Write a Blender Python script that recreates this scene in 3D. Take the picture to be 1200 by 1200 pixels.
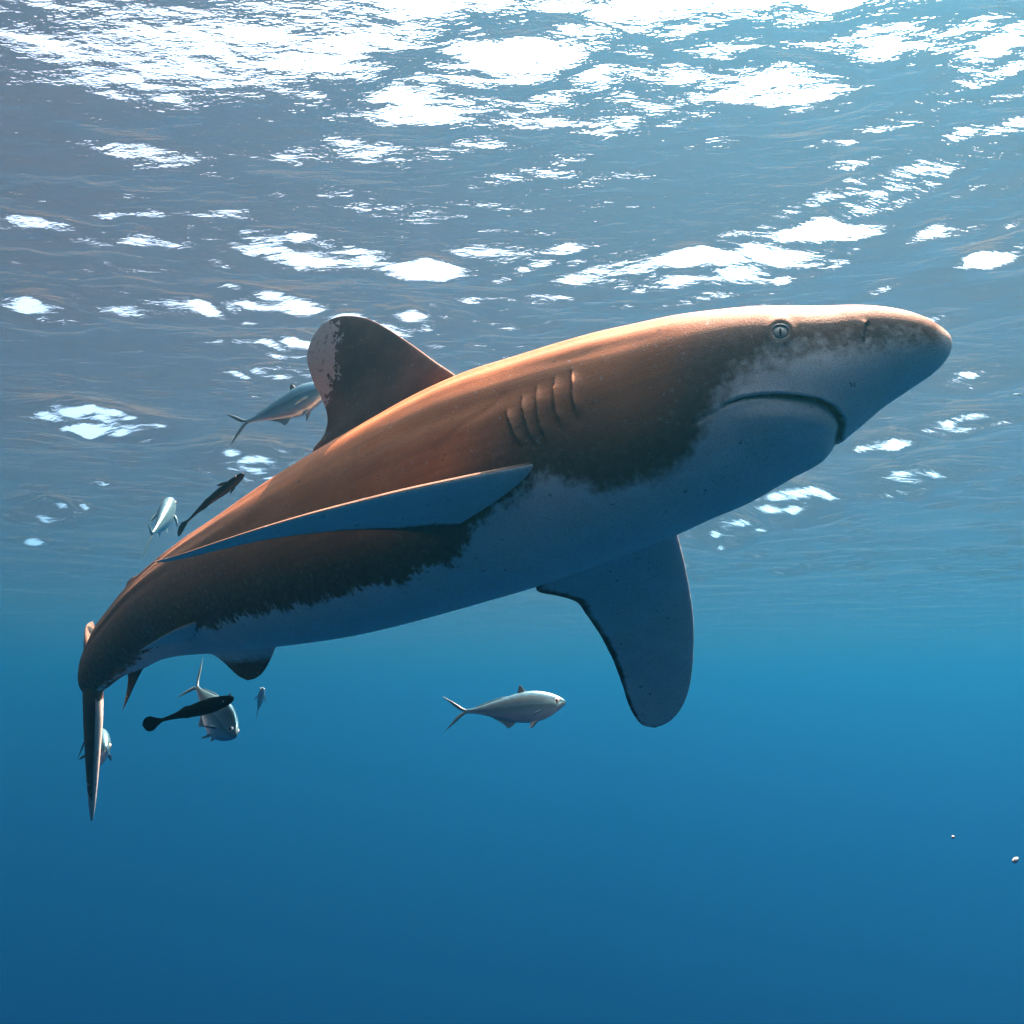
import bpy, math, random
import numpy as np
from mathutils import Vector, Matrix
R = math.radians
for o in list(bpy.data.objects): bpy.data.objects.remove(o)
sc = bpy.context.scene; col = sc.collection
# ---------------------------------------------------------------- camera
PITCH = 12.5; DEPTH = 2.6
cam = bpy.data.cameras.new('camera'); co = bpy.data.objects.new('camera', cam); col.objects.link(co)
co.location = (0, 0, -DEPTH); co.rotation_euler = (R(90 + PITCH), 0, 0)
cam.angle = R(60); cam.clip_start = 0.05; cam.clip_end = 2000
sc.camera = co
# ---------------------------------------------------------------- sky, sun, exposure
SUN_EL, SUN_AZ = 64.5, 40.0           # azimuth to the right of the view direction (+Y)
w = bpy.data.worlds.new('World'); sc.world = w; w.use_nodes = True
nt = w.node_tree; bg = nt.nodes['Background']
sky = nt.nodes.new('ShaderNodeTexSky'); sky.sky_type = 'NISHITA'; sky.sun_disc = False
sky.air_density = 0.5; sky.dust_density = 8.0; sky.ozone_density = 0.4; sky.sun_elevation = R(SUN_EL); sky.sun_rotation = R(SUN_AZ)
nt.links.new(sky.outputs[0], bg.inputs[0]); bg.inputs[1].default_value = 0.065
sl = bpy.data.lights.new('sun', 'SUN'); so = bpy.data.objects.new('sun', sl); col.objects.link(so)
sl.energy = 5.0; sl.angle = R(0.5); sl.color = (1.0, 0.50, 0.33)
sd = Vector((math.sin(R(SUN_AZ))*math.cos(R(SUN_EL)), math.cos(R(SUN_AZ))*math.cos(R(SUN_EL)), math.sin(R(SUN_EL))))
so.rotation_euler = (-sd).to_track_quat('-Z', 'Y').to_euler()
so.location = sd*20
vs = sc.view_settings; vs.view_transform = 'Standard'; vs.look = 'None'; vs.exposure = 3.48; vs.gamma = 1; vs.use_curve_mapping = False
cy = sc.cycles; cy.max_bounces = 8; cy.volume_bounces = 3; cy.transparent_max_bounces = 12
cy.use_denoising = True; cy.caustics_refractive = True; cy.caustics_reflective = False

def mat(name):
    m = bpy.data.materials.new(name); m.use_nodes = True; m.node_tree.nodes.clear()
    nt = m.node_tree
    def N(t, **k):
        n = nt.nodes.new(t)
        for a, b in k.items():
            if a.startswith('i_'):
                n.inputs[int(a[2:]) if a[2:].isdigit() else a[2:].replace('_', ' ')].default_value = b
            else: setattr(n, a, b)
        return n
    return m, N, nt.links.new

# ---------------------------------------------------------------- sea surface
def sea_height(x, y):
    rng = np.random.RandomState(SEA_SEED)
    h = np.zeros_like(x); g = np.zeros_like(x)
    for k in range(7):                                        # slow patches of rougher and calmer water
        lam = 2.2 + 3.5*rng.rand(); th = R(90) + rng.randn()*R(45)
        g += np.sin(2*math.pi/lam*(x*math.cos(th)*0.7 + y*math.sin(th)) + rng.rand()*6.283)
    g = np.clip(0.75 + 0.42*g, 0.12, 2.0)
    for k in range(110):
        lam = 0.10*(3.0/0.10)**(rng.rand()**1.25)
        th = R(97) + rng.randn()*R(30)
        q = 2*math.pi/lam
        a = SEA_STEEP*lam*(0.7 if lam > 0.9 else g)
        ph = q*(x*math.cos(th) + y*math.sin(th)) + rng.rand()*6.283
        h += a*(np.sin(ph) - 0.18*np.cos(2*ph))
    # single wave faces that lean away and let the sky through: (picture x, y, width, height, turn in degrees),
    # each broken into a cluster of small ripples
    fr = np.random.RandomState(5); small = []
    for px, py, w_, h_, tw in FACES:
        far = h_ <= 17
        small.append((px, py, w_, h_, tw, 0.80 if far else 0.70))
        n_ = 9 if far else int(3 + w_*h_/420)
        for k in range(n_):
            t_ = fr.randn()*0.42; q_ = fr.randn()*0.55
            ww = (9 + 20*fr.rand()**1.5) if far else (16 + 44*fr.rand()**1.6)
            hh = (1.25 + 0.02*ww)*(0.8 + 0.5*fr.rand()) if far else (2.6 + 0.07*ww)*(0.8 + 0.5*fr.rand())
            small.append((px + t_*w_, py + q_*h_ - math.tan(R(tw))*t_*w_, ww, hh, tw + fr.randn()*9, (0.95 if far else 0.65) + 0.4*fr.rand()))
    for k in range(900):                                      # lone ripples between the clusters
        y_ = 20 + 660*fr.rand(); ww = (7 if y_ < 330 else 13) + 16*fr.rand()
        small.append((1200*fr.rand(), y_, ww, (1.6 if y_ < 330 else 0.9) + 1.0*fr.rand(), 8 + fr.randn()*10, 0.95 + 0.35*fr.rand()))
    xs, ys = x[0], y[:, 0]
    for px, py, w_, h_, tw, st in small:
        dx, dz, dy = (px - 600)/FL, (600 - py)/FL, 1.0
        wy, wz = dy*math.cos(R(PITCH)) - dz*math.sin(R(PITCH)), dy*math.sin(R(PITCH)) + dz*math.cos(R(PITCH))
        if wz < 0.04: continue
        k = DEPTH/wz; x0, y0 = dx*k, wy*k
        sx = 0.42*w_*k/FL; el = math.atan2(wz, math.hypot(wy, dx)); sy = 0.75*h_*k/FL/math.sin(el)
        tilt = max(0.02, R(90) - el - R(SEA_CRIT))
        A = (math.tan(tilt) + 0.04)*st
        ax = math.atan2(dx, wy)*0.8 + R(tw)*1.3                   # the face turns with the line of sight
        m_ = 3.6*max(sx, sy)
        i0, i1 = np.searchsorted(xs, (x0 - m_, x0 + m_)); j0, j1 = np.searchsorted(ys, (y0 - m_, y0 + m_))
        if i1 <= i0 or j1 <= j0: continue
        X_, Y_ = x[j0:j1, i0:i1] - x0, y[j0:j1, i0:i1] - y0
        u = (X_*math.sin(ax) + Y_*math.cos(ax))/sy; v = (X_*math.cos(ax) - Y_*math.sin(ax))/sx
        h[j0:j1, i0:i1] += -A*sy*u*np.exp(-0.5*u*u - 0.5*v*v)
    return h
SEA_SEED, SEA_STEEP, SEA_CRIT = 23, 0.0024, 45.2
FL = 600/math.tan(R(30))
FACES = [(70, 60, 190, 60, 0), (210, 75, 170, 60, 0), (330, 25, 220, 60, 0), (100, 10, 260, 30, 0), (575, 105, 130, 50, 14), (700, 140, 150, 28, 0), (690, 45, 140, 40, 8), (435, 180, 70, 22, 0), (345, 297, 170, 24, 0),
         (480, 312, 120, 20, -4), (200, 358, 190, 18, 3), (335, 360, 140, 20, 0), (60, 272, 130, 14, 4), (960, 272, 190, 50, 12), (720, 320, 220, 26, 3), (870, 318, 170, 40, 8), (930, 128, 190, 26, 16),
         (1110, 165, 130, 45, 22), (1150, 100, 120, 35, 22), (1050, 45, 110, 34, 12), (1160, 50, 120, 34, 16), (600, 300, 100, 20, 0), (660, 200, 44, 18, 6), (980, 10, 220, 24, 5), (780, 5, 160, 24, 5),
         (300, 545, 90, 16, 8), (140, 500, 100, 12, 0), (920, 592, 90, 16, 8), (850, 620, 60, 14, 4), (1060, 565, 90, 12, 8), (480, 380, 110, 20, 0), (350, 410, 60, 16, 0), (1130, 445, 80, 16, 16), (30, 362, 60, 14, 0), (1040, 520, 60, 10, 8), (560, 0, 90, 20, 8), (180, 178, 90, 16, 0), (120, 170, 60, 12, 0),
         (1080, 120, 140, 30, 20), (1165, 210, 110, 30, 22), (1060, 215, 120, 28, 20), (1180, 150, 90, 30, 22), (1000, 160, 90, 18, 16), (850, 60, 100, 20, 10), (1130, 265, 100, 20, 18), (1080, 380, 60, 12, 14),
         (420, 345, 80, 16, 0), (560, 350, 60, 12, 0), (640, 345, 60, 12, 0), (1170, 300, 70, 18, 18), (980, 205, 70, 18, 14), (80, 490, 90, 12, 0), (330, 440, 70, 12, 0), (1120, 500, 70, 10, 10), (60, 600, 50, 9, 0)]
def sea_surface():
    n = 1000
    u = np.linspace(-1, 1, n)
    def mp(u, a, half): b = math.asinh(half/a); return a*np.sinh(b*u)
    X, Y = np.meshgrid(mp(u, 1.6, 110), mp(u, 3.0, 110) + 6.5, indexing='xy')
    H = sea_height(X, Y)
    v = np.stack([X, Y, H], -1).reshape(-1, 3).astype(np.float32)
    i = np.arange(n*n).reshape(n, n)
    f = np.stack([i[:-1, :-1], i[:-1, 1:], i[1:, 1:], i[1:, :-1]], -1).reshape(-1, 4).astype(np.int32)
    me = bpy.data.meshes.new('sea_surface')
    me.vertices.add(len(v)); me.vertices.foreach_set('co', v.ravel())
    me.loops.add(f.size); me.loops.foreach_set('vertex_index', f.ravel())
    me.polygons.add(len(f)); me.polygons.foreach_set('loop_start', np.arange(0, f.size, 4, dtype=np.int32))
    me.polygons.foreach_set('use_smooth', np.ones(len(f), dtype=bool))
    me.update(calc_edges=True)
    o = bpy.data.objects.new('sea_surface', me); col.objects.link(o)
    o['kind'] = 'structure'
    m, N, L = mat('sea_water')
    tc = N('ShaderNodeTexCoord')
    mp1 = N('ShaderNodeMapping'); mp1.inputs['Scale'].default_value = (3.0, 8.0, 1); mp1.inputs['Rotation'].default_value = (0, 0, R(8))
    L(tc.outputs['Object'], mp1.inputs[0])
    n1 = N('ShaderNodeTexNoise', i_Scale=1.7, i_Detail=4.0, i_Roughness=0.6); L(mp1.outputs[0], n1.inputs['Vector'])
    bp = N('ShaderNodeBump', i_Strength=1.0, i_Distance=0.013); L(n1.outputs[0], bp.inputs['Height'])
    mp2 = N('ShaderNodeMapping'); mp2.inputs['Scale'].default_value = (1.3, 3.0, 1); mp2.inputs['Rotation'].default_value = (0, 0, R(-6)); L(tc.outputs['Object'], mp2.inputs[0])
    n2 = N('ShaderNodeTexNoise', i_Scale=1.6, i_Detail=2.0, i_Roughness=0.5); L(mp2.outputs[0], n2.inputs['Vector'])
    bp0 = N('ShaderNodeBump', i_Strength=1.0, i_Distance=0.018); L(n2.outputs[0], bp0.inputs['Height']); L(bp0.outputs[0], bp.inputs['Normal'])
    fr = N('ShaderNodeFresnel', i_IOR=1.41); L(bp.outputs[0], fr.inputs['Normal'])
    gl = N('ShaderNodeBsdfGlossy', i_Roughness=0.03); L(bp.outputs[0], gl.inputs['Normal'])
    tr = N('ShaderNodeBsdfTransparent')
    rf = N('ShaderNodeBsdfRefraction', i_Roughness=0.22, i_IOR=1.41); L(bp.outputs[0], rf.inputs['Normal'])
    m1 = N('ShaderNodeMixShader', i_0=0.04); L(tr.outputs[0], m1.inputs[1]); L(rf.outputs[0], m1.inputs[2])
    m2 = N('ShaderNodeMixShader'); L(fr.outputs[0], m2.inputs[0]); L(m1.outputs[0], m2.inputs[1]); L(gl.outputs[0], m2.inputs[2])
    # rough refraction and translucence added to lay a warm sunlit veil over the surface
    rr = N('ShaderNodeBsdfRefraction', i_Roughness=0.75, i_IOR=1.41)
    tl = N('ShaderNodeBsdfTranslucent'); m3 = N('ShaderNodeMixShader', i_0=0.35); L(rr.outputs[0], m3.inputs[1]); L(tl.outputs[0], m3.inputs[2])
    m4 = N('ShaderNodeMixShader', i_0=0.03); L(m2.outputs[0], m4.inputs[1]); L(m3.outputs[0], m4.inputs[2])
    out = N('ShaderNodeOutputMaterial'); L(m4.outputs[0], out.inputs[0])
    me.materials.append(m)
    return o
sea_surface()
def sheet(name, z, half):
    me = bpy.data.meshes.new(name)
    me.from_pydata([(-half, -half, z), (half, -half, z), (half, half, z), (-half, half, z)], [], [(0, 1, 2, 3)])
    o = bpy.data.objects.new(name, me); col.objects.link(o); o['kind'] = 'structure'
    return o
sb = sheet('seabed', -60, 118)
m, N, L = mat('deep_sand'); b = N('ShaderNodeBsdfPrincipled', i_Roughness=1.0); b.inputs['Base Color'].default_value = (0.10, 0.12, 0.12, 1)
out = N('ShaderNodeOutputMaterial'); L(b.outputs[0], out.inputs[0]); sb.data.materials.append(m)
# ---------------------------------------------------------------- haze: the body of the water
def haze():
    a, zb, zt = 120.0, -61.0, 0.35
    vv = [(x, y, z) for z in (zb, zt) for x, y in ((-a, -a), (a, -a), (a, a), (-a, a))]
    me = bpy.data.meshes.new('haze')
    me.from_pydata(vv, [], [(0, 3, 2, 1), (4, 5, 6, 7), (0, 1, 5, 4), (1, 2, 6, 5), (2, 3, 7, 6), (3, 0, 4, 7)])
    o = bpy.data.objects.new('haze', me); col.objects.link(o); o['kind'] = 'stuff'
    o['label'] = 'clear blue sea water filling the scene'; o['category'] = 'water'
    m, N, L = mat('sea_haze')
    pv = N('ShaderNodeVolumePrincipled')
    pv.inputs['Color'].default_value = (0.013, 0.100, 0.163, 1)
    pv.inputs['Density'].default_value = 0.075
    pv.inputs['Anisotropy'].default_value = 0.78
    pv.inputs['Absorption Color'].default_value = (0.0, 0.26, 0.486, 1)
    out = N('ShaderNodeOutputMaterial'); L(pv.outputs[0], out.inputs['Volume'])
    me.materials.append(m)
    o.display_type = 'WIRE'
haze()
# ---------------------------------------------------------------- helpers: lens frame -> world
F = 600/math.tan(R(30)); CP, SP = math.cos(R(PITCH)), math.sin(R(PITCH))
def to_world(p):                     # (right, up, forward) of the lens -> world
    p = np.asarray(p, float)
    return np.stack([p[..., 0], p[..., 2]*CP - p[..., 1]*SP, -DEPTH + p[..., 2]*SP + p[..., 1]*CP], -1)
def to_lens(q):
    q = np.asarray(q, float); y, z = q[..., 1], q[..., 2] + DEPTH
    return np.stack([q[..., 0], z*CP - y*SP, y*CP + z*SP], -1)
def pix(q):
    p = to_lens(q); return np.stack([600 + F*p[..., 0]/p[..., 2], 600 - F*p[..., 1]/p[..., 2]], -1)
def at(px, py, d): return to_world(((px - 600)/F*d, (600 - py)/F*d, d))
def ats(rows): return np.array([at(*r) for r in rows])
def resample(P, n, close=None):      # smooth curve through points, n samples by arc length
    P = np.asarray(P, float); d = np.linalg.norm(np.diff(P[:, :3], axis=0), axis=1); t = np.r_[0, np.cumsum(d)]
    m = np.zeros_like(P)
    m[1:-1] = (P[2:] - P[:-2])/(t[2:] - t[:-2])[:, None]
    m[0] = (P[1] - P[0])/(t[1] - t[0]); m[-1] = (P[-1] - P[-2])/(t[-1] - t[-2])
    x = np.asarray(n, float) if np.ndim(n) else np.linspace(0, 1, n)
    x = x*t[-1]
    i = np.clip(np.searchsorted(t, x, side='right') - 1, 0, len(t) - 2)
    h = (t[i+1] - t[i]); u = ((x - t[i])/h)[:, None]; h = h[:, None]
    return ((2*u**3 - 3*u**2 + 1)*P[i] + (u**3 - 2*u**2 + u)*h*m[i] + (-2*u**3 + 3*u**2)*P[i+1] + (u**3 - u**2)*h*m[i+1])
def seg_dist(Q, poly):               # distance of 2-D points to a polyline, and signed side
    best = np.full(len(Q), 1e9); side = np.zeros(len(Q)); tt = np.zeros(len(Q)); L = 0
    poly = np.asarray(poly, float); tot = np.linalg.norm(np.diff(poly, axis=0), axis=1).sum()
    for a, b in zip(poly[:-1], poly[1:]):
        ab = b - a; l = np.linalg.norm(ab); u = np.clip(((Q - a) @ ab)/(l*l), 0, 1)
        r = Q - a - u[:, None]*ab; d = np.linalg.norm(r, axis=1); s = ab[0]*(Q[:, 1] - a[1]) - ab[1]*(Q[:, 0] - a[0])
        k = d < best; best[k] = d[k]; side[k] = np.sign(s[k]); tt[k] = (L + u[k]*l)/tot; L += l
    return best, side, tt
def sstep(a, b, x): u = np.clip((x - a)/(b - a), 0, 1); return u*u*(3 - 2*u)
class Mesh:                          # collects vertices, faces and point attributes
    def __init__(s): s.v = []; s.f = []; s.n = 0; s.att = {}
    def grid(s, P, att=None, wrap=True, cap0=True, cap1=True):
        a, b = P.shape[:2]; i = np.arange(a*b).reshape(a, b) + s.n
        j = np.roll(i, -1, 1) if wrap else i[:, 1:]; k = i if wrap else i[:, :-1]
        s.f.append(np.stack([k[:-1], j[:-1], j[1:], k[1:]], -1).reshape(-1, 4))
        s.v.append(P.reshape(-1, 3)); n0 = a*b
        ex = []
        if wrap:
            for do, row, flip in ((cap0, i[0], 0), (cap1, i[-1], 1)):
                if do:
                    c = s.n + n0 + len(ex); ex.append(P[0 if not flip else -1].mean(0))
                    r2 = np.roll(row, -1); cc = np.full(b, c)
                    q = np.stack([r2, row, cc, cc] if not flip else [row, r2, cc, cc], -1)
                    s.f.append(q)
        if ex: s.v.append(np.array(ex))
        tot = n0 + len(ex)
        for nm in set(s.att) | set(att or {}):
            s.att.setdefault(nm, [np.zeros(s.n)] if s.n else [])
            val = np.zeros(tot)
            if att and nm in att:
                w = np.asarray(att[nm], float).ravel(); val[:n0] = w
                if ex: val[n0:] = w[-1]
            s.att[nm].append(val)
        s.n += tot
    def build(s, name, material, parent=None, origin=None, smooth=True):
        v = np.concatenate(s.v).astype(np.float32)
        if origin is not None: v = v - np.asarray(origin, np.float32)
        f = np.concatenate(s.f)
        tri = f[:, 2] == f[:, 3]
        me = bpy.data.meshes.new(name)
        sizes = np.where(tri, 3, 4); starts = np.r_[0, np.cumsum(sizes)[:-1]]
        keep = np.ones(f.shape, bool); keep[tri, 3] = False
        loops = f[keep].astype(np.int32)
        me.vertices.add(len(v)); me.vertices.foreach_set('co', v.ravel())
        me.loops.add(len(loops)); me.loops.foreach_set('vertex_index', loops)
        me.polygons.add(len(f)); me.polygons.foreach_set('loop_start', starts.astype(np.int32))
        me.polygons.foreach_set('use_smooth', np.full(len(f), smooth))
        me.update(calc_edges=True)
        for nm, parts in s.att.items():
            a = me.attributes.new(nm, 'FLOAT', 'POINT'); a.data.foreach_set('value', np.concatenate(parts).astype(np.float32))
        if material: me.materials.append(material)
        o = bpy.data.objects.new(name, me); col.objects.link(o)
        if parent is not None: o.parent = parent
        return o
def empty(name, loc, label=None, cat=None, group=None):
    o = bpy.data.objects.new(name, None); col.objects.link(o); o.location = loc; o.empty_display_size = 0.05
    tag(o, label, cat, group); return o
def tag(o, label=None, cat=None, group=None):
    if label: o['label'] = label
    if cat: o['category'] = cat
    if group: o['group'] = group
def blade(M, lead, trail, thick, ns=40, taper=0.80, nc=22, flare=0.0, wob=0.0, att=None, seed=0, camber=0.0, edge=0.15, nrm_hint=None):
    """a fin: skin lofted between a leading and a trailing edge that meet at the tip"""
    tt = np.linspace(0, 1, ns)**0.9
    tt = 1 - (1 - np.linspace(0, 1, ns))**1.35
    A = resample(lead, tt); B = resample(trail, tt)
    if wob:
        rg = np.random.RandomState(seed)
        w = np.convolve(rg.randn(ns + 4), np.ones(3)/3, 'same')[2:-2]
        B = B + (B - A)*(wob*w*np.sin(np.pi*tt))[:, None]
    c = (1 - np.cos(np.linspace(0, np.pi, nc)))/2
    mid = (A + B)/2
    span = np.gradient(mid, axis=0); ch = B - A
    nr = np.cross(ch, span); ln = np.linalg.norm(nr, axis=1)
    nr = nr/np.maximum(ln, 1e-9)[:, None]
    for _ in range(4): nr[1:-1] = (nr[:-2] + nr[1:-1]*2 + nr[2:])/4
    nr[-2:] = nr[-3]; nr /= np.linalg.norm(nr, axis=1)[:, None]
    prof = 2.6*(0.2969*np.sqrt(c) - 0.126*c - 0.3516*c**2 + 0.2843*c**3 - 0.1036*c**4)*2 + edge*0.0
    prof = prof/prof.max()
    L = np.linalg.norm(ch, axis=1); tl = np.linalg.norm(np.diff(mid, axis=0), axis=1).sum()
    th = thick*(1 - taper*tt)*np.clip(L/L[:max(3, ns//3)].mean(), 0.03, 1)**0.5
    dist = tt*tl
    th = th + flare*np.exp(-(dist/0.035)**1.0)
    base = A[:, None] + ch[:, None]*c[None, :, None]
    cam_ = camber*np.sin(np.pi*c)[None, :, None]*nr[:, None]*L[:, None, None]
    off = (0.5*th[:, None]*prof[None])[..., None]*nr[:, None]
    up_ = base + cam_ + off; dn = base + cam_ - off
    ring = np.concatenate([up_, dn[:, ::-1][:, 1:-1]], 1)
    nring = ring.shape[1]
    C = np.r_[c, c[::-1][1:-1]]; side = np.r_[np.ones(nc), -np.ones(nc - 2)]
    S = np.repeat(tt[:, None], nring, 1); Cg = np.repeat(C[None], ns, 0); Sd = np.repeat(side[None], ns, 0)
    M.grid(ring, att(S, Cg, Sd) if att else None)

# ---------------------------------------------------------------- the shark
# spine stations: right, up, forward in the lens frame, height, width
SPINE = np.array([
    (0.7045, 0.2835, 1.4300, 0.0086, 0.0129),
    (0.6979, 0.2789, 1.4318, 0.0414, 0.0620),
    (0.6760, 0.2706, 1.4378, 0.0829, 0.1244),
    (0.6384, 0.2627, 1.4478, 0.1197, 0.1795),
    (0.5844, 0.2505, 1.4620, 0.1615, 0.2342),
    (0.5267, 0.2303, 1.4769, 0.2071, 0.2899),
    (0.4708, 0.2113, 1.4909, 0.2524, 0.3281),
    (0.4129, 0.1937, 1.5099, 0.2927, 0.3513),
    (0.3557, 0.1758, 1.5360, 0.3293, 0.3705),
    (0.2905, 0.1579, 1.5645, 0.3565, 0.3743),
    (0.2229, 0.1376, 1.5930, 0.3836, 0.3836),
    (0.1526, 0.1174, 1.6220, 0.4019, 0.3818),
    (0.0723, 0.0920, 1.6640, 0.4206, 0.3891),
    (-0.0122, 0.0662, 1.7085, 0.4358, 0.3922),
    (-0.1020, 0.0363, 1.7680, 0.4396, 0.3898),
    (-0.1931, 0.0017, 1.8247, 0.4335, 0.3786),
    (-0.2905, -0.0352, 1.8860, 0.4243, 0.3649),
    (-0.4029, -0.0765, 1.9700, 0.4088, 0.3475),
    (-0.5321, -0.1220, 2.0667, 0.3777, 0.3173),
    (-0.6568, -0.1654, 2.1665, 0.3423, 0.2841),
    (-0.7744, -0.2059, 2.2569, 0.3081, 0.2527),
    (-0.8960, -0.2503, 2.3570, 0.2670, 0.2125),
    (-0.9959, -0.2974, 2.4350, 0.2325, 0.1795),
    (-1.0826, -0.3535, 2.5000, 0.2042, 0.1527),
    (-1.1577, -0.4038, 2.5516, 0.1700, 0.1231),
    (-1.2222, -0.4719, 2.5948, 0.1263, 0.0884),
])
UPV = np.array([0, CP, SP])
def shark():
    global SHARK_DBG
    K = SPINE.copy()
    # close the tail stock behind the last station
    e = K[-1].copy(); e2 = e.copy()
    e[:3] += (-0.040, -0.035, 0.06); e[3:] *= (0.62, 0.5)
    e2[:3] += (-0.055, -0.05, 0.12); e2[3:] *= (0.22, 0.2)
    K = np.vstack([K, e, e2])
    t = np.r_[0, np.cumsum(np.linalg.norm(np.diff(K[:, :3], axis=0), axis=1))]; TL = t[-1]
    sv = np.r_[0.85*np.linspace(0, 1, 470)**1.25, np.linspace(0.85, TL, 270)[1:]]
    K2 = K.copy(); K2[:, 3:] = K2[:, 3:]**2
    Q = resample(K2, sv/TL); C = Q[:, :3]; H = np.sqrt(np.maximum(Q[:, 3], 1e-6)); W = np.sqrt(np.maximum(Q[:, 4], 1e-6))
    T = -np.gradient(C, axis=0); T /= np.linalg.norm(T, axis=1)[:, None]
    ker = np.ones(41)/41
    for a in range(3):
        T[:, a] = np.convolve(np.pad(T[:, a], 20, mode='edge'), ker, 'valid')
    T /= np.linalg.norm(T, axis=1)[:, None]
    U = UPV - (T @ UPV)[:, None]*T; U /= np.linalg.norm(U, axis=1)[:, None]
    Rt = np.cross(T, U); Rt *= -np.sign(Rt[:, 2:3])
    nphi = 380; phi = np.linspace(0, 2*math.pi, nphi, endpoint=False)
    s_, c_ = np.sin(phi), np.cos(phi)
    head = sstep(0.75, 0.25, sv)[:, None]
    kl = 0.94 - 0.10*head                                     # flatter underside of the head
    kx = 0.94 - 0.10*head*sstep(0.0, 0.12, sv)[:, None]
    xx = np.sign(s_)*np.abs(s_)[None]**kx
    yy = np.where(c_ > 0, np.abs(c_)[None]**(0.96 - 0.12*head*sstep(0.0, 0.12, sv)[:, None]), -np.abs(c_)[None]**kl)
    P = C[:, None] + (W/2)[:, None, None]*xx[..., None]*Rt[:, None] + (H/2)[:, None, None]*yy[..., None]*U[:, None]
    Wd = to_world(P)
    # outward direction of each vertex
    du = np.gradient(Wd, axis=0); dv = np.roll(Wd, -1, 1) - np.roll(Wd, 1, 1)
    nr = np.cross(du, dv); nr /= np.maximum(np.linalg.norm(nr, axis=2), 1e-9)[..., None]
    if np.mean(np.sum(nr*(Wd - to_world(C)[:, None]), -1)) < 0: nr = -nr
    half = nphi//2
    px = pix(Wd).reshape(-1, 2); PXr = px.reshape(len(sv), nphi, 2)
    right = np.zeros((len(sv), nphi), bool); right[:, :half + 1] = True
    mirror = (-np.arange(nphi)) % nphi
    def both(a): b = a.copy(); b[:, half+1:] = a[:, mirror[half+1:]]; return b
    camw = np.array([0, 0, -DEPTH]); facing = np.sum(nr*(camw - Wd), -1) > 0
    def find(x, y):                                            # grid index of the skin under a picture point
        d = np.linalg.norm(PXr - (x, y), axis=2); d[~(right & facing)] = 1e6
        return np.unravel_index(np.argmin(d), d.shape)
    disp = np.zeros((len(sv), nphi)); gap = np.zeros_like(disp)
    hx = sv < 0.95
    def local(poly):
        d, s, tt = seg_dist(px, poly)
        sh = (len(sv), nphi)
        return d.reshape(sh), s.reshape(sh), tt.reshape(sh)
    # five gill slits: each with a flap that overlaps the slit from in front
    for poly in ([(668, 430), (671, 445), (672, 465), (677, 494)], [(650, 438), (649, 460), (651, 480), (659, 506)],
                 [(628, 448), (629, 470), (632, 495), (640, 520)], [(610, 460), (613, 480), (619, 502), (629, 526)], [(592, 478), (598, 495), (604, 510), (613, 526)]):
        d, s, tt = local(poly)
        ends = sstep(0.0, 0.35, tt)*sstep(1.0, 0.70, tt)
        fr = (s < 0)                                           # the head side of the slit
        fade = np.exp(-(np.maximum(d - 0, 0)/15.0)**2)
        disp += np.where(fr, 0.0105*np.exp(-d/8.0), -0.0100*np.exp(-d/2.8))*ends*fade
        gap = np.maximum(gap, np.where(~fr, np.exp(-(d/1.5)**2), np.exp(-(d/0.9)**2))*ends*0.9)
    # mouth
    mouth = [(838, 483), (850, 474), (868, 467), (890, 463.5), (915, 462.5), (940, 465), (962, 469), (978, 477), (988, 489), (990, 500), (986, 514)]
    d, s, tt = local(mouth)
    inside = s > 0                                            # the lower jaw side
    wid = 1.2 + 5.5*sstep(0.15, 0.75, tt)
    disp += np.where(inside, -0.022*np.exp(-(d/(wid*1.15))**2), 0.004*np.exp(-d/6) - 0.012*np.exp(-(d/1.5)**2))*sstep(0, 0.2, tt)*(1 - 0.75*sstep(0.80, 0.97, tt))
    disp += np.where(inside, 0.007*sstep(4, 26, d)*np.exp(-(np.maximum(d - 26, 0)/40)**2), 0)*sstep(0.0, 0.4, tt)
    gap = np.maximum(gap, np.where(inside, np.exp(-(d/wid)**4), np.exp(-(d/1.3)**2))*sstep(0, 0.12, tt))
    # crease behind the mouth corner
    d, s, tt = local([(838, 483), (826, 489), (812, 497)]); disp += -0.002*np.exp(-(d/2.5)**2)
    # nostril
    d, s, tt = local([(1017, 375), (1013, 383), (1012, 392), (1014, 402)])
    e_ = sstep(0, 0.2, tt)*sstep(1, 0.7, tt)
    disp += np.where(s > 0, 0.003*np.exp(-d/6), -0.006*np.exp(-d/3.2))*e_; gap = np.maximum(gap, 0.75*np.exp(-(d/1.7)**2)*e_)
    # eye socket
    de = np.linalg.norm(PXr - (914.5, 388.5), axis=2); disp += 0.0022*np.exp(-((de - 13)/5)**2) - 0.004*np.exp(-(de/8)**2)
    # shoulder swelling behind the gills and soft folds along the back
    d, s, tt = local([(585, 500), (560, 470), (600, 440)])
    disp += 0.0012*np.sin(sv*21 + 2*np.sin(sv*5))[:, None]*np.exp(-((phi - 0.9)/0.35)**2)[None]*sstep(0.5, 0.8, sv)[:, None]
    d, s, tt = local([(508, 528), (540, 500), (575, 478), (590, 462)]); disp += -0.0009*np.exp(-(d/4.0)**2)
    disp *= (sstep(1.05, 0.9, sv))[:, None]
    rg = np.random.RandomState(4)                              # long shallow ridges down the back, shaped to give streaks of sunlight
    for _ in range(16):
        kp, ks, a0, a1 = 7 + 16*rg.rand(), 1.5 + 4*rg.rand(), rg.rand()*6.28, rg.rand()*6.28
        disp += 0.00055*np.sin(kp*phi[None] + 1.6*np.sin(ks*sv + a1)[:, None] + a0)*np.exp(-((phi - 0.75)/0.6)**2)[None]*sstep(0.30, 0.6, sv)[:, None]
    disp = both(disp); gap = both(gap)
    Wd = Wd + nr*disp[..., None]
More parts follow.
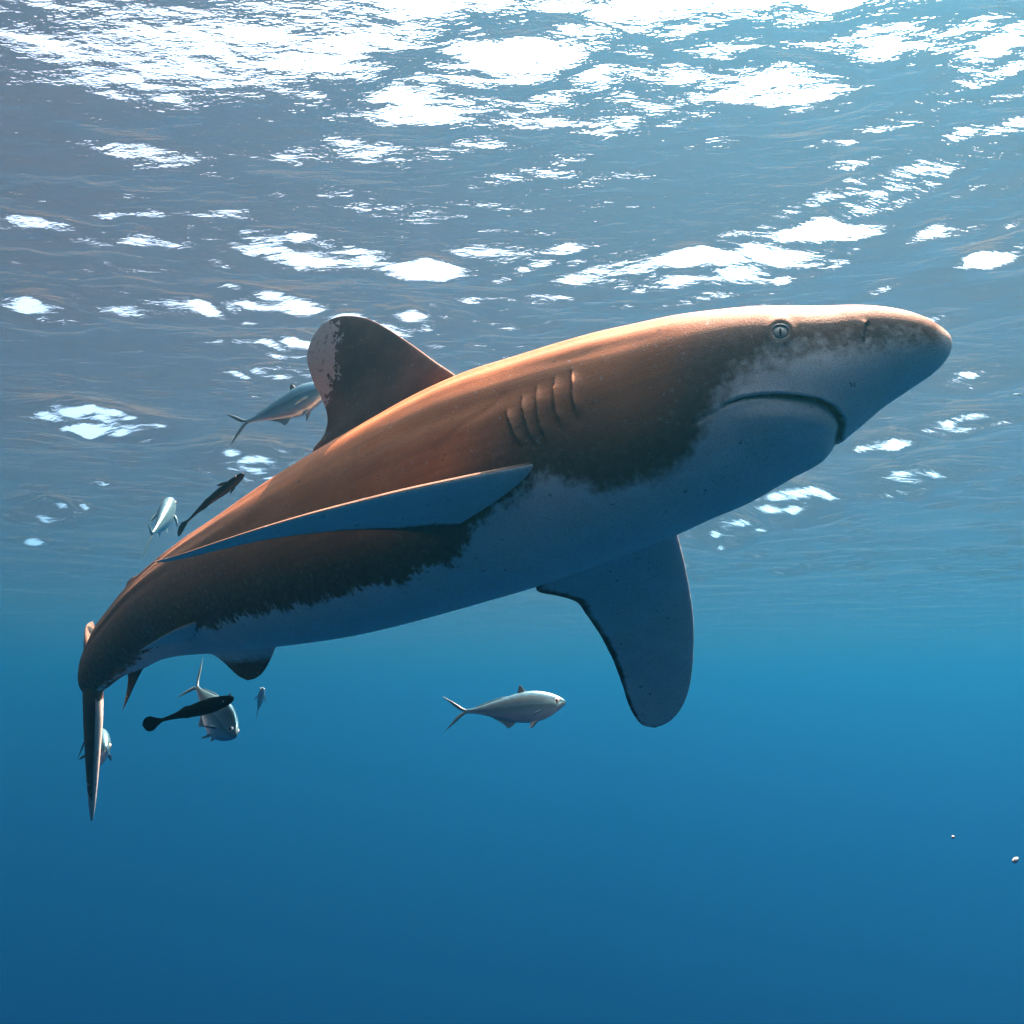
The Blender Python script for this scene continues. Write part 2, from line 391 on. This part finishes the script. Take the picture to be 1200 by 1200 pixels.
    # colour boundary between bronze back and pale belly, read off along the flank
    bnd = [(1109, 392), (1085, 390), (1060, 391), (1015, 402), (960, 404), (915, 414), (880, 434), (850, 452), (828, 476), (815, 506), (806, 532), (780, 552), (740, 566), (700, 568), (668, 560), (640, 553), (612, 566), (580, 590), (556, 618), (540, 645),
           (512, 664), (470, 678), (420, 690), (370, 701), (320, 714), (280, 725), (240, 737), (200, 748), (175, 756), (140, 790)]
    ij = [find(*b) for b in bnd]
    bs = np.array([sv[i] for i, j in ij]); bp = np.array([phi[j] for i, j in ij]); o = np.argsort(bs)
    pb = np.interp(sv, bs[o], bp[o])
    ph = np.minimum(phi, 2*math.pi - phi)[None]
    cs = (ph - pb[:, None])*(H + W)[:, None]*0.25            # metres below (+) or above (-) the boundary
    M = Mesh()
    one = np.ones_like(cs)
    M.grid(Wd, dict(cs=cs, gap=gap, tip=-one, fin=0*one, sl=np.repeat(sv[:, None], nphi, 1), ring=np.repeat(ph, len(sv), 0)))
    # ---------------- fins
    def A(csf, tipf):
        def g(S, Cc, Sd):
            return dict(cs=csf(S, Cc, Sd), tip=tipf(S, Cc, Sd), gap=0*S, fin=1 + 0*S, sl=S*0.6, ring=Cc*0.5)
        return g
    dark = lambda S, c, d: -0.2 + 0*S
    no = lambda S, c, d: -1 + 0*S
    # dorsal fin, broad and rounded, mottled white towards its tip
    blade(M, ats([(560, 470, 1.84), (545, 449, 1.845), (527, 435, 1.86), (512, 425, 1.88), (483, 404, 1.93), (454, 385, 1.98), (431, 373.5, 2.02), (410, 370, 2.05), (393, 372, 2.07), (376, 381, 2.085)]),
          ats([(385, 556, 2.0), (376, 540, 2.03), (367, 527, 2.06), (378, 512, 2.06), (383.5, 497, 2.06), (381, 477, 2.07), (371, 457, 2.08), (362, 433, 2.085), (360, 416, 2.09), (365, 398, 2.09), (376, 381, 2.085)]),
          0.034, ns=70, nc=40, flare=0.02, wob=0.006, seed=3, att=A(dark, lambda S, c, d: (S - 0.72)*0.55 + (c - 0.52)*0.30))
    # right pectoral: long paddle reaching towards the viewer, swept back
    pale_under = lambda S, c, d: np.where(d*SIDE[0] > 0, 0.10 - 0.11*sstep(0.86, 1.0, c) - 0.22*np.exp(-((S - 0.22)/0.13)**2)*sstep(0.66, 0.92, c), -0.2)
    SIDE = [-1]
    blade(M, ats([(690, 545, 1.62), (655, 543, 1.53), (632, 542, 1.475), (600, 548, 1.445), (540, 560.5, 1.405), (480, 573.5, 1.365), (420, 588, 1.33), (360, 603.5, 1.295), (300, 621, 1.265), (250, 637, 1.243), (212, 649.5, 1.23), (178, 659, 1.222)]),
          ats([(600, 610, 1.66), (560, 628, 1.60), (520, 628, 1.565), (470, 622, 1.53), (410, 621.5, 1.485), (352, 627, 1.43), (308, 633.5, 1.38), (264, 643, 1.325), (225, 652.5, 1.27), (195, 658.5, 1.235), (178, 659, 1.222)]),
          0.034, ns=90, nc=40, flare=0.03, camber=0.0, wob=0.004, seed=8, att=A(pale_under, lambda S, c, d: (S - 0.97)*0.8))
    # left pectoral, hanging on the far side
    SIDE = [1]
    blade(M, ats([(778, 560, 1.66), (788, 595, 1.715), (794, 627, 1.76), (801, 655, 1.80), (807, 685, 1.84), (812, 720, 1.885), (813, 750, 1.92), (811, 785, 1.965), (806, 812, 2.0), (797, 832, 2.025), (783, 846.5, 2.045), (767, 853, 2.055)]),
          ats([(640, 640, 1.84), (632, 672, 1.86), (629, 692, 1.87), (655, 698.5, 1.88), (676, 706, 1.885), (687, 720, 1.90), (705, 747, 1.93), (720, 777, 1.965), (730, 805, 2.0), (739, 831, 2.03), (752, 849, 2.05), (767, 853, 2.055)]),
          0.036, ns=80, nc=40, flare=0.03, wob=0.004, seed=5, att=A(lambda S, c, d: 0.10 - 0.13*sstep(0.82, 1.0, c) + 0*S, lambda S, c, d: (S - 0.985)*0.6 + (c - 0.75)*0.05))
    # pelvic fins
    blade(M, ats([(275, 712, 2.16), (250, 719, 2.10), (232, 727, 2.07), (205, 738, 2.045), (183, 750, 2.03), (163, 763, 2.02)]),
          ats([(285, 745, 2.22), (258, 750, 2.19), (236, 752, 2.16), (210, 753, 2.12), (185, 757, 2.06), (163, 763, 2.02)]),
          0.02, ns=40, nc=24, flare=0.02, att=A(lambda S, c, d: np.where(d < 0, 0.06, -0.2), no))
    blade(M, ats([(345, 722, 2.16), (335, 742, 2.19), (324, 757, 2.23), (317, 773, 2.27), (308, 788, 2.30), (299, 795, 2.32), (290, 797.5, 2.33)]),
          ats([(235, 735, 2.28), (238, 752, 2.30), (242, 764, 2.31), (252, 768.5, 2.32), (264, 778, 2.33), (279, 792, 2.335), (290, 797.5, 2.33)]),
          0.02, ns=40, nc=24, flare=0.015, att=A(lambda S, c, d: 0.04 - 0.10*sstep(0.35, 0.9, S), no))
    # second dorsal and anal fins
    blade(M, ats([(178, 682, 2.50), (166, 675, 2.53), (157, 675.5, 2.56), (149, 682, 2.58)]), ats([(152, 708, 2.53), (147, 697, 2.56), (146.5, 690, 2.575), (149, 682, 2.58)]), 0.014, ns=24, nc=16, att=A(dark, no))
    blade(M, ats([(186, 758, 2.42), (176, 772, 2.44), (167, 784, 2.46), (158, 802, 2.49), (150, 820, 2.52), (143, 834, 2.54)]), ats([(152, 768, 2.5), (149, 784, 2.52), (150, 793, 2.525), (149, 806, 2.53), (146, 822, 2.54), (143, 834, 2.54)]), 0.018, ns=30, nc=18, att=A(dark, no))
    # tail fin: lower lobe seen along its edge, upper lobe reaching away behind
    blade(M, ats([(114, 782, 2.54), (111, 798, 2.535), (110, 815, 2.54), (110.5, 840, 2.56), (110, 870, 2.60), (109, 905, 2.66), (108, 940, 2.73), (107.5, 962, 2.78)]),
          ats([(110, 788, 2.70), (107, 803, 2.72), (106, 830, 2.74), (106, 860, 2.75), (107, 900, 2.765), (107.5, 935, 2.775), (107.5, 962, 2.78)]), 0.058, ns=60, nc=30, taper=0.30,
          att=A(dark, lambda S, c, d: (S - 0.74)*0.5 + 0.42*(d < 0)*sstep(0.02, 0.25, S)))  # white tip, and the right face painted pale as its sunlit edge
    blade(M, ats([(112, 770, 2.55), (104, 752, 2.66), (101, 741, 2.80), (101, 734, 2.93), (104, 730, 3.03), (109, 728, 3.08)]),
          ats([(108, 800, 2.66), (108, 785, 2.78), (109, 768, 2.88), (111, 752, 2.97), (112, 738, 3.04), (109, 728, 3.08)]), 0.04, ns=40, nc=24, att=A(dark, no))
    # ---------------- skin
    m, N, L = mat('shark_skin')
    def attr(n): q = N('ShaderNodeAttribute', attribute_name=n); return q.outputs['Fac']
    tc = N('ShaderNodeTexCoord')
    def noise(scale, detail=4, rough=0.55, vec=None, mult=(1, 1, 1)):
        mpn = N('ShaderNodeMapping'); mpn.inputs['Scale'].default_value = mult
        L(vec or tc.outputs['Object'], mpn.inputs[0])
        n = N('ShaderNodeTexNoise', i_Scale=scale, i_Detail=detail, i_Roughness=rough); L(mpn.outputs[0], n.inputs['Vector']); return n.outputs[0]
    def math_(op, a, b=None, c=None, clamp=False):
        n = N('ShaderNodeMath', operation=op, use_clamp=clamp)
        for k, x in enumerate((a, b, c)):
            if x is None: continue
            if hasattr(x, 'is_linked'): L(x, n.inputs[k])
            else: n.inputs[k].default_value = x
        return n.outputs[0]
    def rng_(x, a, b, lo=0, hi=1, smooth=True):
        n = N('ShaderNodeMapRange', interpolation_type='SMOOTHSTEP' if smooth else 'LINEAR'); L(x, n.inputs[0])
        for k, q in enumerate((a, b, lo, hi)): n.inputs[k + 1].default_value = q
        return n.outputs[0]
    def mix(f, a, b):
        n = N('ShaderNodeMix', data_type='RGBA')
        if hasattr(f, 'is_linked'): L(f, n.inputs[0])
        else: n.inputs[0].default_value = f
        for k, q in ((6, a), (7, b)):
            if hasattr(q, 'is_linked'): L(q, n.inputs[k])
            else: n.inputs[k].default_value = (*q, 1)
        return n.outputs[2]
    cmb = N('ShaderNodeCombineXYZ'); L(attr('sl'), cmb.inputs[0]); L(attr('ring'), cmb.inputs[1]); uv = cmb.outputs[0]
    # belly boundary, ragged; the rags stream down the flank
    streak = noise(1.0, 4, 0.65, uv, (70, 9, 1)); blot = noise(14, 5, 0.62); fine = noise(75, 3, 0.6)
    k = math_('ADD', attr('cs'), math_('MULTIPLY', math_('SUBTRACT', streak, 0.5), 0.055))
    k = math_('ADD', k, math_('MULTIPLY', math_('SUBTRACT', blot, 0.5), 0.07))
    k = math_('ADD', k, math_('MULTIPLY', math_('SUBTRACT', fine, 0.5), 0.035))
    pale = rng_(math_('DIVIDE', k, rng_(attr('sl'), 0.35, 0.9, 0.034, 0.010)), -0.6, 1.0)
    soft = rng_(attr('cs'), -0.15, -0.03)
    bron = mix(rng_(blot, 0.35, 0.7), (0.42, 0.150, 0.058), (0.54, 0.205, 0.085))
    stre2 = noise(1.0, 4, 0.6, uv, (2.6, 11, 1))
    bron = mix(rng_(stre2, 0.38, 0.75, 0, 0.5), bron, (0.22, 0.105, 0.055))
    bron = mix(rng_(noise(7, 6, 0.7), 0.48, 0.70, 0, 0.55), bron, (0.17, 0.078, 0.045))   # worn, blotchy bronze
    bron = mix(rng_(noise(1.0, 5, 0.7, uv, (9, 60, 1)), 0.60, 0.70, 0, 0.35), bron, (0.12, 0.07, 0.05))
    bron = mix(rng_(attr('sl'), 0.62, 0.25, 0, 0.85), bron, (0.21, 0.080, 0.036))   # darker crown
    flank = mix(rng_(fine, 0.3, 0.75), (0.105, 0.066, 0.050), (0.185, 0.120, 0.088))
    bron = mix(math_('MULTIPLY', soft, 0.92), bron, flank)
    bron = mix(rng_(attr('sl'), 1.0, 1.7, 0, 0.62), bron, flank)
    finm = attr('fin'); bron = mix(finm, bron, mix(rng_(blot, 0.35, 0.7), (0.10, 0.062, 0.047), (0.17, 0.108, 0.080)))
    belly = mix(rng_(blot, 0.35, 0.75), (0.80, 0.77, 0.72), (0.88, 0.85, 0.80))
    belly = mix(rng_(noise(110, 2, 0.5), 0.60, 0.75, 0, 0.25), belly, (0.46, 0.46, 0.45))
    c0 = mix(pale, bron, belly)
    # white fin tips, flecked, plus the painted sunlit side of the lower tail lobe
    tk = math_('ADD', attr('tip'), math_('MULTIPLY', math_('SUBTRACT', noise(16, 5, 0.7), 0.5), 0.42))
    tk = math_('ADD', tk, math_('MULTIPLY', math_('SUBTRACT', noise(120, 3, 0.6), 0.5), 0.12))
    c0 = mix(rng_(tk, -0.004, 0.012), c0, mix(rng_(noise(95, 3, 0.6), 0.58, 0.66), (0.60, 0.54, 0.49), (0.33, 0.29, 0.26)))
    # pale scuffs and flecks
    c0 = mix(math_('MULTIPLY', rng_(noise(150, 2, 0.5), 0.66, 0.74), 0.5), c0, (0.42, 0.42, 0.41))
    c0 = mix(math_('MULTIPLY', rng_(noise(330, 2, 0.6), 0.40, 0.62), 0.16), c0, (0.05, 0.04, 0.035))
    c0 = mix(math_('MULTIPLY', rng_(noise(60, 3, 0.5, None, (1.0, 1.0, 1.3)), 0.69, 0.73), 0.6), c0, (0.05, 0.05, 0.05))
    c0 = mix(attr('gap'), c0, (0.012, 0.012, 0.014))
    b = N('ShaderNodeBsdfPrincipled'); L(c0, b.inputs['Base Color'])
    L(rng_(blot, 0.3, 0.7, 0.55, 0.70), b.inputs['Roughness']); b.inputs['Specular IOR Level'].default_value = 0.10
    b1 = N('ShaderNodeBump', i_Strength=0.5, i_Distance=0.0016); L(noise(420, 2, 0.6), b1.inputs['Height'])
    b2 = N('ShaderNodeBump', i_Strength=0.14, i_Distance=0.003); L(noise(1.0, 3, 0.55, uv, (5, 14, 1)), b2.inputs['Height']); L(b1.outputs[0], b2.inputs['Normal'])
    L(b2.outputs[0], b.inputs['Normal'])
    out = N('ShaderNodeOutputMaterial'); L(b.outputs[0], out.inputs[0])
    base = to_world(C).mean(0)
    root = empty('shark', base, 'large bronze-backed shark with pale belly, rounded white-tipped dorsal fin and long pectoral fins', 'shark')
    M.build('body', m, root, base)
    # ---------------- eyes
    i, j = find(914.5, 388.5)
    for jj, sgn in ((j, 1), (mirror[j], -1)):
        p = Wd[i, jj]; n = nr[i, jj]; fwd = to_world(C[i-6]) - to_world(C[i+6]); fwd = fwd - n*(fwd @ n); fwd /= np.linalg.norm(fwd); up2 = np.cross(n, fwd)
        if up2[2] < 0: up2 = -up2
        r = 0.0135
        def disc(prof, nm, mt, par, org, sx=1.0, sy=1.0, rot=0.0):
            E = Mesh(); a = np.linspace(0, 2*math.pi, 40, endpoint=False)
            ca, sa = np.cos(a), np.sin(a)
            ex = fwd*math.cos(rot) + up2*math.sin(rot); ey = -fwd*math.sin(rot) + up2*math.cos(rot)
            Pp = np.array([p + n*z + (ex[None]*ca[:, None]*sx + ey[None]*sa[:, None]*sy)*q for q, z in prof])
            E.grid(Pp); return E.build(nm, mt, par, org)
        eye = disc([(r*0.93, -0.006), (r*0.93, 0.0005), (r*0.84, 0.0028), (r*0.62, 0.0046), (r*0.32, 0.0056), (r*0.05, 0.006)], 'eye', EYE, root, base)
        disc([(r*0.90, 0.0), (r*0.93, 0.0035), (r*1.05, 0.0052), (r*1.22, 0.0040), (r*1.34, 0.0010), (r*1.36, -0.005)], 'eyelid', LID, eye, base)
        disc([(r*0.60, 0.0030), (r*0.60, 0.0064), (r*0.45, 0.0072), (r*0.05, 0.0074)], 'pupil', PUPIL, eye, base, 0.22, 1.0, R(-14)*sgn)
    SHARK_DBG = (PXr, Wd)
    return root
def simple(name, colr, rough=0.4, metal=0.0, spec=0.25, var=0.0, scale=60):
    m, N, L = mat(name); b = N('ShaderNodeBsdfPrincipled', i_Roughness=rough, i_Metallic=metal)
    b.inputs['Specular IOR Level'].default_value = spec
    tc = N('ShaderNodeTexCoord'); n = N('ShaderNodeTexNoise', i_Scale=scale, i_Detail=4.0); L(tc.outputs['Object'], n.inputs['Vector'])
    x = N('ShaderNodeMix', data_type='RGBA'); L(n.outputs[0], x.inputs[0])
    x.inputs[6].default_value = (*[c*(1 - var) for c in colr], 1); x.inputs[7].default_value = (*[min(1, c*(1 + var)) for c in colr], 1)
    L(x.outputs[2], b.inputs['Base Color'])
    out = N('ShaderNodeOutputMaterial'); L(b.outputs[0], out.inputs[0]); return m
EYE = simple('eye_iris', (0.20, 0.22, 0.21), 0.45, 0, 0.4, 0.35, 400)
LID = simple('eyelid_skin', (0.22, 0.23, 0.23), 0.5, 0, 0.3, 0.3, 300)
PUPIL = simple('eye_pupil', (0.012, 0.012, 0.014), 0.15)
shark()
# ---------------------------------------------------------------- small fish round the shark
def fish_material(name, back, side, belly, finc, metal, bands=0.0):
    m, N, L = mat(name)
    a = N('ShaderNodeAttribute', attribute_name='zz'); f = N('ShaderNodeAttribute', attribute_name='fin')
    tc = N('ShaderNodeTexCoord'); n = N('ShaderNodeTexNoise', i_Scale=38.0, i_Detail=4.0); 
    mp_ = N('ShaderNodeMapping'); mp_.inputs['Scale'].default_value = (0.35, 1, 1.6); L(tc.outputs['Object'], mp_.inputs[0]); L(mp_.outputs[0], n.inputs['Vector'])
    ad = N('ShaderNodeMath', operation='MULTIPLY_ADD'); L(n.outputs[0], ad.inputs[0]); ad.inputs[1].default_value = 0.7; 
    sb_ = N('ShaderNodeMath', operation='SUBTRACT'); L(a.outputs['Fac'], sb_.inputs[0]); sb_.inputs[1].default_value = 0.35; L(sb_.outputs[0], ad.inputs[2])
    r = N('ShaderNodeValToRGB'); L(ad.outputs[0], r.inputs[0]); cr = r.color_ramp
    mr = N('ShaderNodeMapRange'); L(ad.outputs[0], mr.inputs[0]); mr.inputs[1].default_value = -1; mr.inputs[2].default_value = 1; L(mr.outputs[0], r.inputs[0])
    cr.elements[0].position = 0.05; cr.elements[0].color = (*belly, 1); cr.elements[1].position = 0.92; cr.elements[1].color = (*back, 1)
    for p_, c_ in ((0.30, side), (0.48, tuple(0.62*q for q in side)), (0.56, side), (0.70, tuple(0.5*(u+v) for u, v in zip(side, back)))):
        e = cr.elements.new(p_); e.color = (*c_, 1)
    x = N('ShaderNodeMix', data_type='RGBA'); L(f.outputs['Fac'], x.inputs[0]); L(r.outputs[0], x.inputs[6]); x.inputs[7].default_value = (*finc, 1)
    b = N('ShaderNodeBsdfPrincipled', i_Roughness=0.36); b.inputs['Specular IOR Level'].default_value = 0.5 if metal else 0.08; L(x.outputs[2], b.inputs['Base Color'])
    iv = N('ShaderNodeMath', operation='MULTIPLY_ADD'); L(f.outputs['Fac'], iv.inputs[0]); iv.inputs[1].default_value = -metal; iv.inputs[2].default_value = metal; L(iv.outputs[0], b.inputs['Metallic'])
    v = N('ShaderNodeTexVoronoi', i_Scale=260.0); L(tc.outputs['Object'], v.inputs['Vector'])
    bp = N('ShaderNodeBump', i_Strength=0.25, i_Distance=0.001); L(v.outputs[0], bp.inputs['Height']); L(bp.outputs[0], b.inputs['Normal'])
    out = N('ShaderNodeOutputMaterial'); L(b.outputs[0], out.inputs[0]); return m
SILVER = fish_material('silver_fish_skin', (0.06, 0.15, 0.19), (0.13, 0.31, 0.40), (0.34, 0.54, 0.62), (0.045, 0.09, 0.11), 0.6)
REMORA = fish_material('remora_skin', (0.005, 0.005, 0.006), (0.006, 0.006, 0.008), (0.012, 0.012, 0.013), (0.004, 0.004, 0.005), 0.0)
EYEW = simple('fish_eye', (0.55, 0.56, 0.55), 0.2)
def frame(nose, tail, uph, roll=0.0):
    x = nose - tail; ln = np.linalg.norm(x); x = x/ln
    z = np.asarray(uph, float); z = z - x*(z @ x); z /= np.linalg.norm(z); y = np.cross(z, x)
    z, y = z*math.cos(roll) + y*math.sin(roll), y*math.cos(roll) - z*math.sin(roll)
    return Matrix(((x[0], y[0], z[0]), (x[1], y[1], z[1]), (x[2], y[2], z[2]))), ln
def ats_local(P): return np.asarray(P, float)
def swimmer(name, label, cat, nose, tail, roll=0.0, kind='jack', bend=0.0, group=None, fat=1.0, deep=1.0, tailspan=1.0):
    """nose, tail = (picture x, picture y, distance) of the snout and of the root of the tail fin"""
    a, b = at(*nose), at(*tail); M3, ln = frame(a, b, (0, 0, 1), roll); c = (a + b)/2
    root = empty(name, c, label, cat, group); root.matrix_world = Matrix.Translation(c) @ M3.to_4x4()
    root.rotation_mode = 'QUATERNION'; root.rotation_quaternion = M3.to_quaternion(); root.location = c
    if kind == 'jack':
        prof = np.array([[0, .012, -.012, .008], [.02, .035, -.03, .022], [.06, .062, -.06, .042], [.12, .092, -.098, .060], [.2, .120, -.135, .074], [.3, .138, -.160, .082], [.4, .138, -.164, .080],
                         [.5, .122, -.150, .072], [.62, .095, -.118, .056], [.74, .066, -.080, .038], [.86, .038, -.044, .022], [.95, .022, -.024, .015], [1.02, .020, -.020, .010]])
        prof[:, 1:3] *= deep
    else:
        prof = np.array([[0, .006, -.014, .020], [.02, .018, -.028, .040], [.06, .030, -.042, .056], [.14, .042, -.056, .066], [.25, .052, -.064, .068], [.38, .054, -.064, .062], [.5, .048, -.056, .050],
                         [.62, .038, -.044, .038], [.75, .027, -.030, .025], [.86, .020, -.022, .016], [.95, .018, -.019, .010], [1.0, .018, -.018, .007]])
        prof[:, 1:3] *= deep*np.interp(prof[:, 0], [0, .7, 1], [1, 1, 1/deep])[:, None]
    prof[:, 3] *= fat
    tt = np.linspace(0, prof[-1, 0], 70); Q = np.stack([np.interp(tt, prof[:, 0], prof[:, k]) for k in range(4)], 1)
    for _ in range(3): Q[2:-1, 1:] = (Q[1:-2, 1:] + Q[2:-1, 1:]*2 + Q[3:, 1:])/4
    an = np.linspace(0, 2*math.pi, 40, endpoint=False); s_, c_ = np.sin(an), np.cos(an)
    def B(t): return bend*(t - 0.35)*np.abs(t - 0.35)          # sideways curve of the spine
    def loc(t, y, z): return np.stack(np.broadcast_arrays((0.5 - t)*ln, (y + B(t))*ln, np.asarray(z)*ln), -1)
    zz = np.where(c_[None] > 0, Q[:, 1:2]*np.abs(c_)[None], Q[:, 2:3]*np.abs(c_)[None])
    P = loc(tt[:, None], Q[:, 3:4]*np.sign(s_)[None]*np.abs(s_)[None]**0.9, zz)
    Mh = Mesh(); one = np.ones((70, 40))
    Mh.grid(P, dict(zz=np.repeat(c_[None], 70, 0), fin=0*one))
    def fin(lead, trail, th, fc=1.0, ns=16, nc=10):
        blade(Mh, np.array([loc(*q) for q in lead]), np.array([loc(*q) for q in trail]), th*ln, ns=ns, nc=nc, att=lambda S, Cc, Sd: dict(zz=0.2 + 0*S, fin=fc + 0*S))
    k = tailspan
    if kind == 'jack':
        fin([(.96, 0, .0), (1.04, 0, .04*k), (1.13, 0, .115*k), (1.25, 0, .20*k)], [(1.0, 0, -.01), (1.075, 0, .02*k), (1.15, 0, .09*k), (1.25, 0, .20*k)], .022, .75)
        fin([(.96, 0, .0), (1.04, 0, -.04*k), (1.13, 0, -.115*k), (1.25, 0, -.21*k)], [(1.0, 0, .01), (1.075, 0, -.02*k), (1.15, 0, -.09*k), (1.25, 0, -.21*k)], .022, .75)
        fin([(.36, 0, .11*deep), (.40, 0, .15*deep), (.43, 0, .185*deep + .01), (.45, 0, .195*deep + .01)], [(.48, 0, .10*deep), (.47, 0, .14*deep), (.46, 0, .17*deep), (.45, 0, .195*deep + .01)], .014, 1.0)
        fin([(.50, 0, .10*deep), (.62, 0, .105*deep), (.78, 0, .07*deep), (.92, 0, .035)], [(.52, 0, .08*deep), (.64, 0, .07*deep), (.80, 0, .03*deep), (.92, 0, .035)], .01, .6)
        fin([(.50, 0, -.13*deep), (.53, 0, -.165*deep), (.57, 0, -.19*deep), (.60, 0, -.195*deep)], [(.80, 0, -.05*deep), (.72, 0, -.10*deep), (.64, 0, -.15*deep), (.60, 0, -.195*deep)], .012, .25)
        for sg in (1, -1):
            fin([(.22, sg*.05*fat, -.04), (.27, sg*.10*fat, -.06), (.34, sg*.13*fat, -.10), (.38, sg*.14*fat, -.13)], [(.25, sg*.05*fat, -.075), (.29, sg*.09*fat, -.09), (.35, sg*.12*fat, -.12), (.38, sg*.14*fat, -.13)], .012, .35)
            fin([(.27, sg*.02, -.13*deep), (.31, sg*.035, -.17*deep), (.35, sg*.045, -.205*deep), (.38, sg*.05, -.215*deep)], [(.34, sg*.02, -.13*deep), (.36, sg*.03, -.17*deep), (.37, sg*.042, -.20*deep), (.38, sg*.05, -.215*deep)], .012, .15)
    else:
        fin([(.93, 0, .012), (1.02, 0, .05), (1.09, 0, .085), (1.16, 0, .07), (1.20, 0, .01)], [(.93, 0, -.012), (1.02, 0, -.05), (1.09, 0, -.085), (1.16, 0, -.07), (1.20, 0, .01)], .018, 1.0, 24, 14)
        fin([(.50, 0, .04), (.56, 0, .06), (.60, 0, .07), (.64, 0, .068)], [(.86, 0, .012), (.78, 0, .03), (.70, 0, .05), (.64, 0, .068)], .010, .8)
        fin([(.50, 0, -.045), (.56, 0, -.06), (.60, 0, -.07), (.64, 0, -.068)], [(.86, 0, -.014), (.78, 0, -.03), (.70, 0, -.05), (.64, 0, -.068)], .010, .8)
        for sg in (1, -1):
            fin([(.18, sg*.055*fat, -.01), (.22, sg*.10*fat, .0), (.28, sg*.13*fat, .005), (.33, sg*.14*fat, .0)], [(.23, sg*.055*fat, -.02), (.27, sg*.08*fat, -.01), (.31, sg*.11*fat, -.005), (.33, sg*.14*fat, .0)], .010, .6)
    Mh.build('body', SILVER if kind == 'jack' else REMORA, root)
    te, ze, re = (.082, .022, .026) if kind == 'jack' else (.085, -.004, .012)
    for sg in (1, -1):
        y0 = np.interp(te, prof[:, 0], prof[:, 3])*0.93
        def cap(r, h, nm, mt, par, y1):
            E = Mesh(); an2 = np.linspace(0, 2*math.pi, 16, endpoint=False)
            E.grid(np.array([loc(te + rr*np.cos(an2)*1.0, sg*(y1 + hh) + 0*an2, ze + rr*np.sin(an2)) for rr, hh in ((r, -.01), (r*.92, h*.4), (r*.6, h*.85), (r*.1, h))]))
            return E.build(nm, mt, par)
        e = cap(re, .008, 'eye', EYEW, root, y0); cap(re*.55, .004, 'pupil', PUPIL, e, y0 + .0065)
    return root
swimmer('silver_fish', 'slender silver fork-tailed fish swimming alone in open water below the shark', 'fish', (663, 823, 2.30), (547, 833.5, 2.34), R(2), 'jack', 0.05, deep=1.02, tailspan=.85)
swimmer('silver_fish', 'pale silver fish half hidden behind the dorsal fin of the shark', 'fish', (388, 452, 2.50), (292, 495, 2.56), R(6), 'jack', -0.06, deep=1.12, tailspan=1.05)
swimmer('silver_fish', 'small silver fish seen end on beside the dark remora above the back', 'fish', (200, 588, 3.30), (184, 626, 2.98), R(-8), 'jack', 0.1, deep=1.0)
swimmer('remora', 'black remora with paddle tail swimming just above the back of the shark', 'remora', (287, 556, 2.36), (212, 610, 2.44), R(18), 'remora', 0.16, fat=.7, deep=.95)
swimmer('remora', 'black remora with pale edges below the tail, crossing in front of a silver fish', 'remora', (272, 818, 2.10), (189, 844, 2.16), R(-12), 'remora', -0.12, fat=1.1, deep=1.45)
swimmer('silver_fish', 'silver fish diving nose down behind the remora below the tail', 'fish', (277, 864, 2.22), (229, 805, 2.44), R(20), 'jack', 0.05, deep=1.05, tailspan=1.1, fat=.75)
swimmer('silver_fish', 'silver fish facing forward behind the lower lobe of the tail fin', 'fish', (124, 878, 2.86), (100, 868, 3.16), R(4), 'jack', 0.0, deep=1.15)
swimmer('silver_fish', 'tiny faint fish far behind the pelvic fin of the shark', 'fish', (308, 806, 4.9), (302, 834, 5.05), R(10), 'jack', 0.0, deep=.9)
swimmer('silver_fish', 'tiny distant fish beyond the snout of the shark', 'fish', (1198, 463, 5.6), (1185, 462, 5.6), 0, 'jack', 0.0, deep=.7)
# ---------------------------------------------------------------- drifting flecks
FLECK = simple('plankton_flesh', (0.30, 0.36, 0.40), 0.5, var=0.3, scale=200)
def fleck(label, p, size, el, rz):
    rg = np.random.RandomState(int(p[0])); an = np.linspace(0, 2*math.pi, 14, endpoint=False)
    rows = []
    for th in np.linspace(0.05, math.pi - 0.05, 10):
        r = size*math.sin(th)*(1 + 0.22*rg.randn(14)*0.5)
        rows.append(np.stack([-size*el*math.cos(th) + 0*an, r*np.cos(an), r*np.sin(an)], -1))
    M_ = Mesh(); M_.grid(np.array(rows)); o = M_.build('plankton_fleck', FLECK); o.location = at(*p); o.rotation_euler = (0.3, rz, 0.2); tag(o, label, 'plankton')
fleck('round pale fleck of plankton drifting in open blue water', (1117, 981, 1.3), 0.0022, 1.0, 0)
fleck('elongated pinkish fleck of drifting plankton, larger than the round one', (1190, 1008, 1.2), 0.0030, 1.8, R(-35))
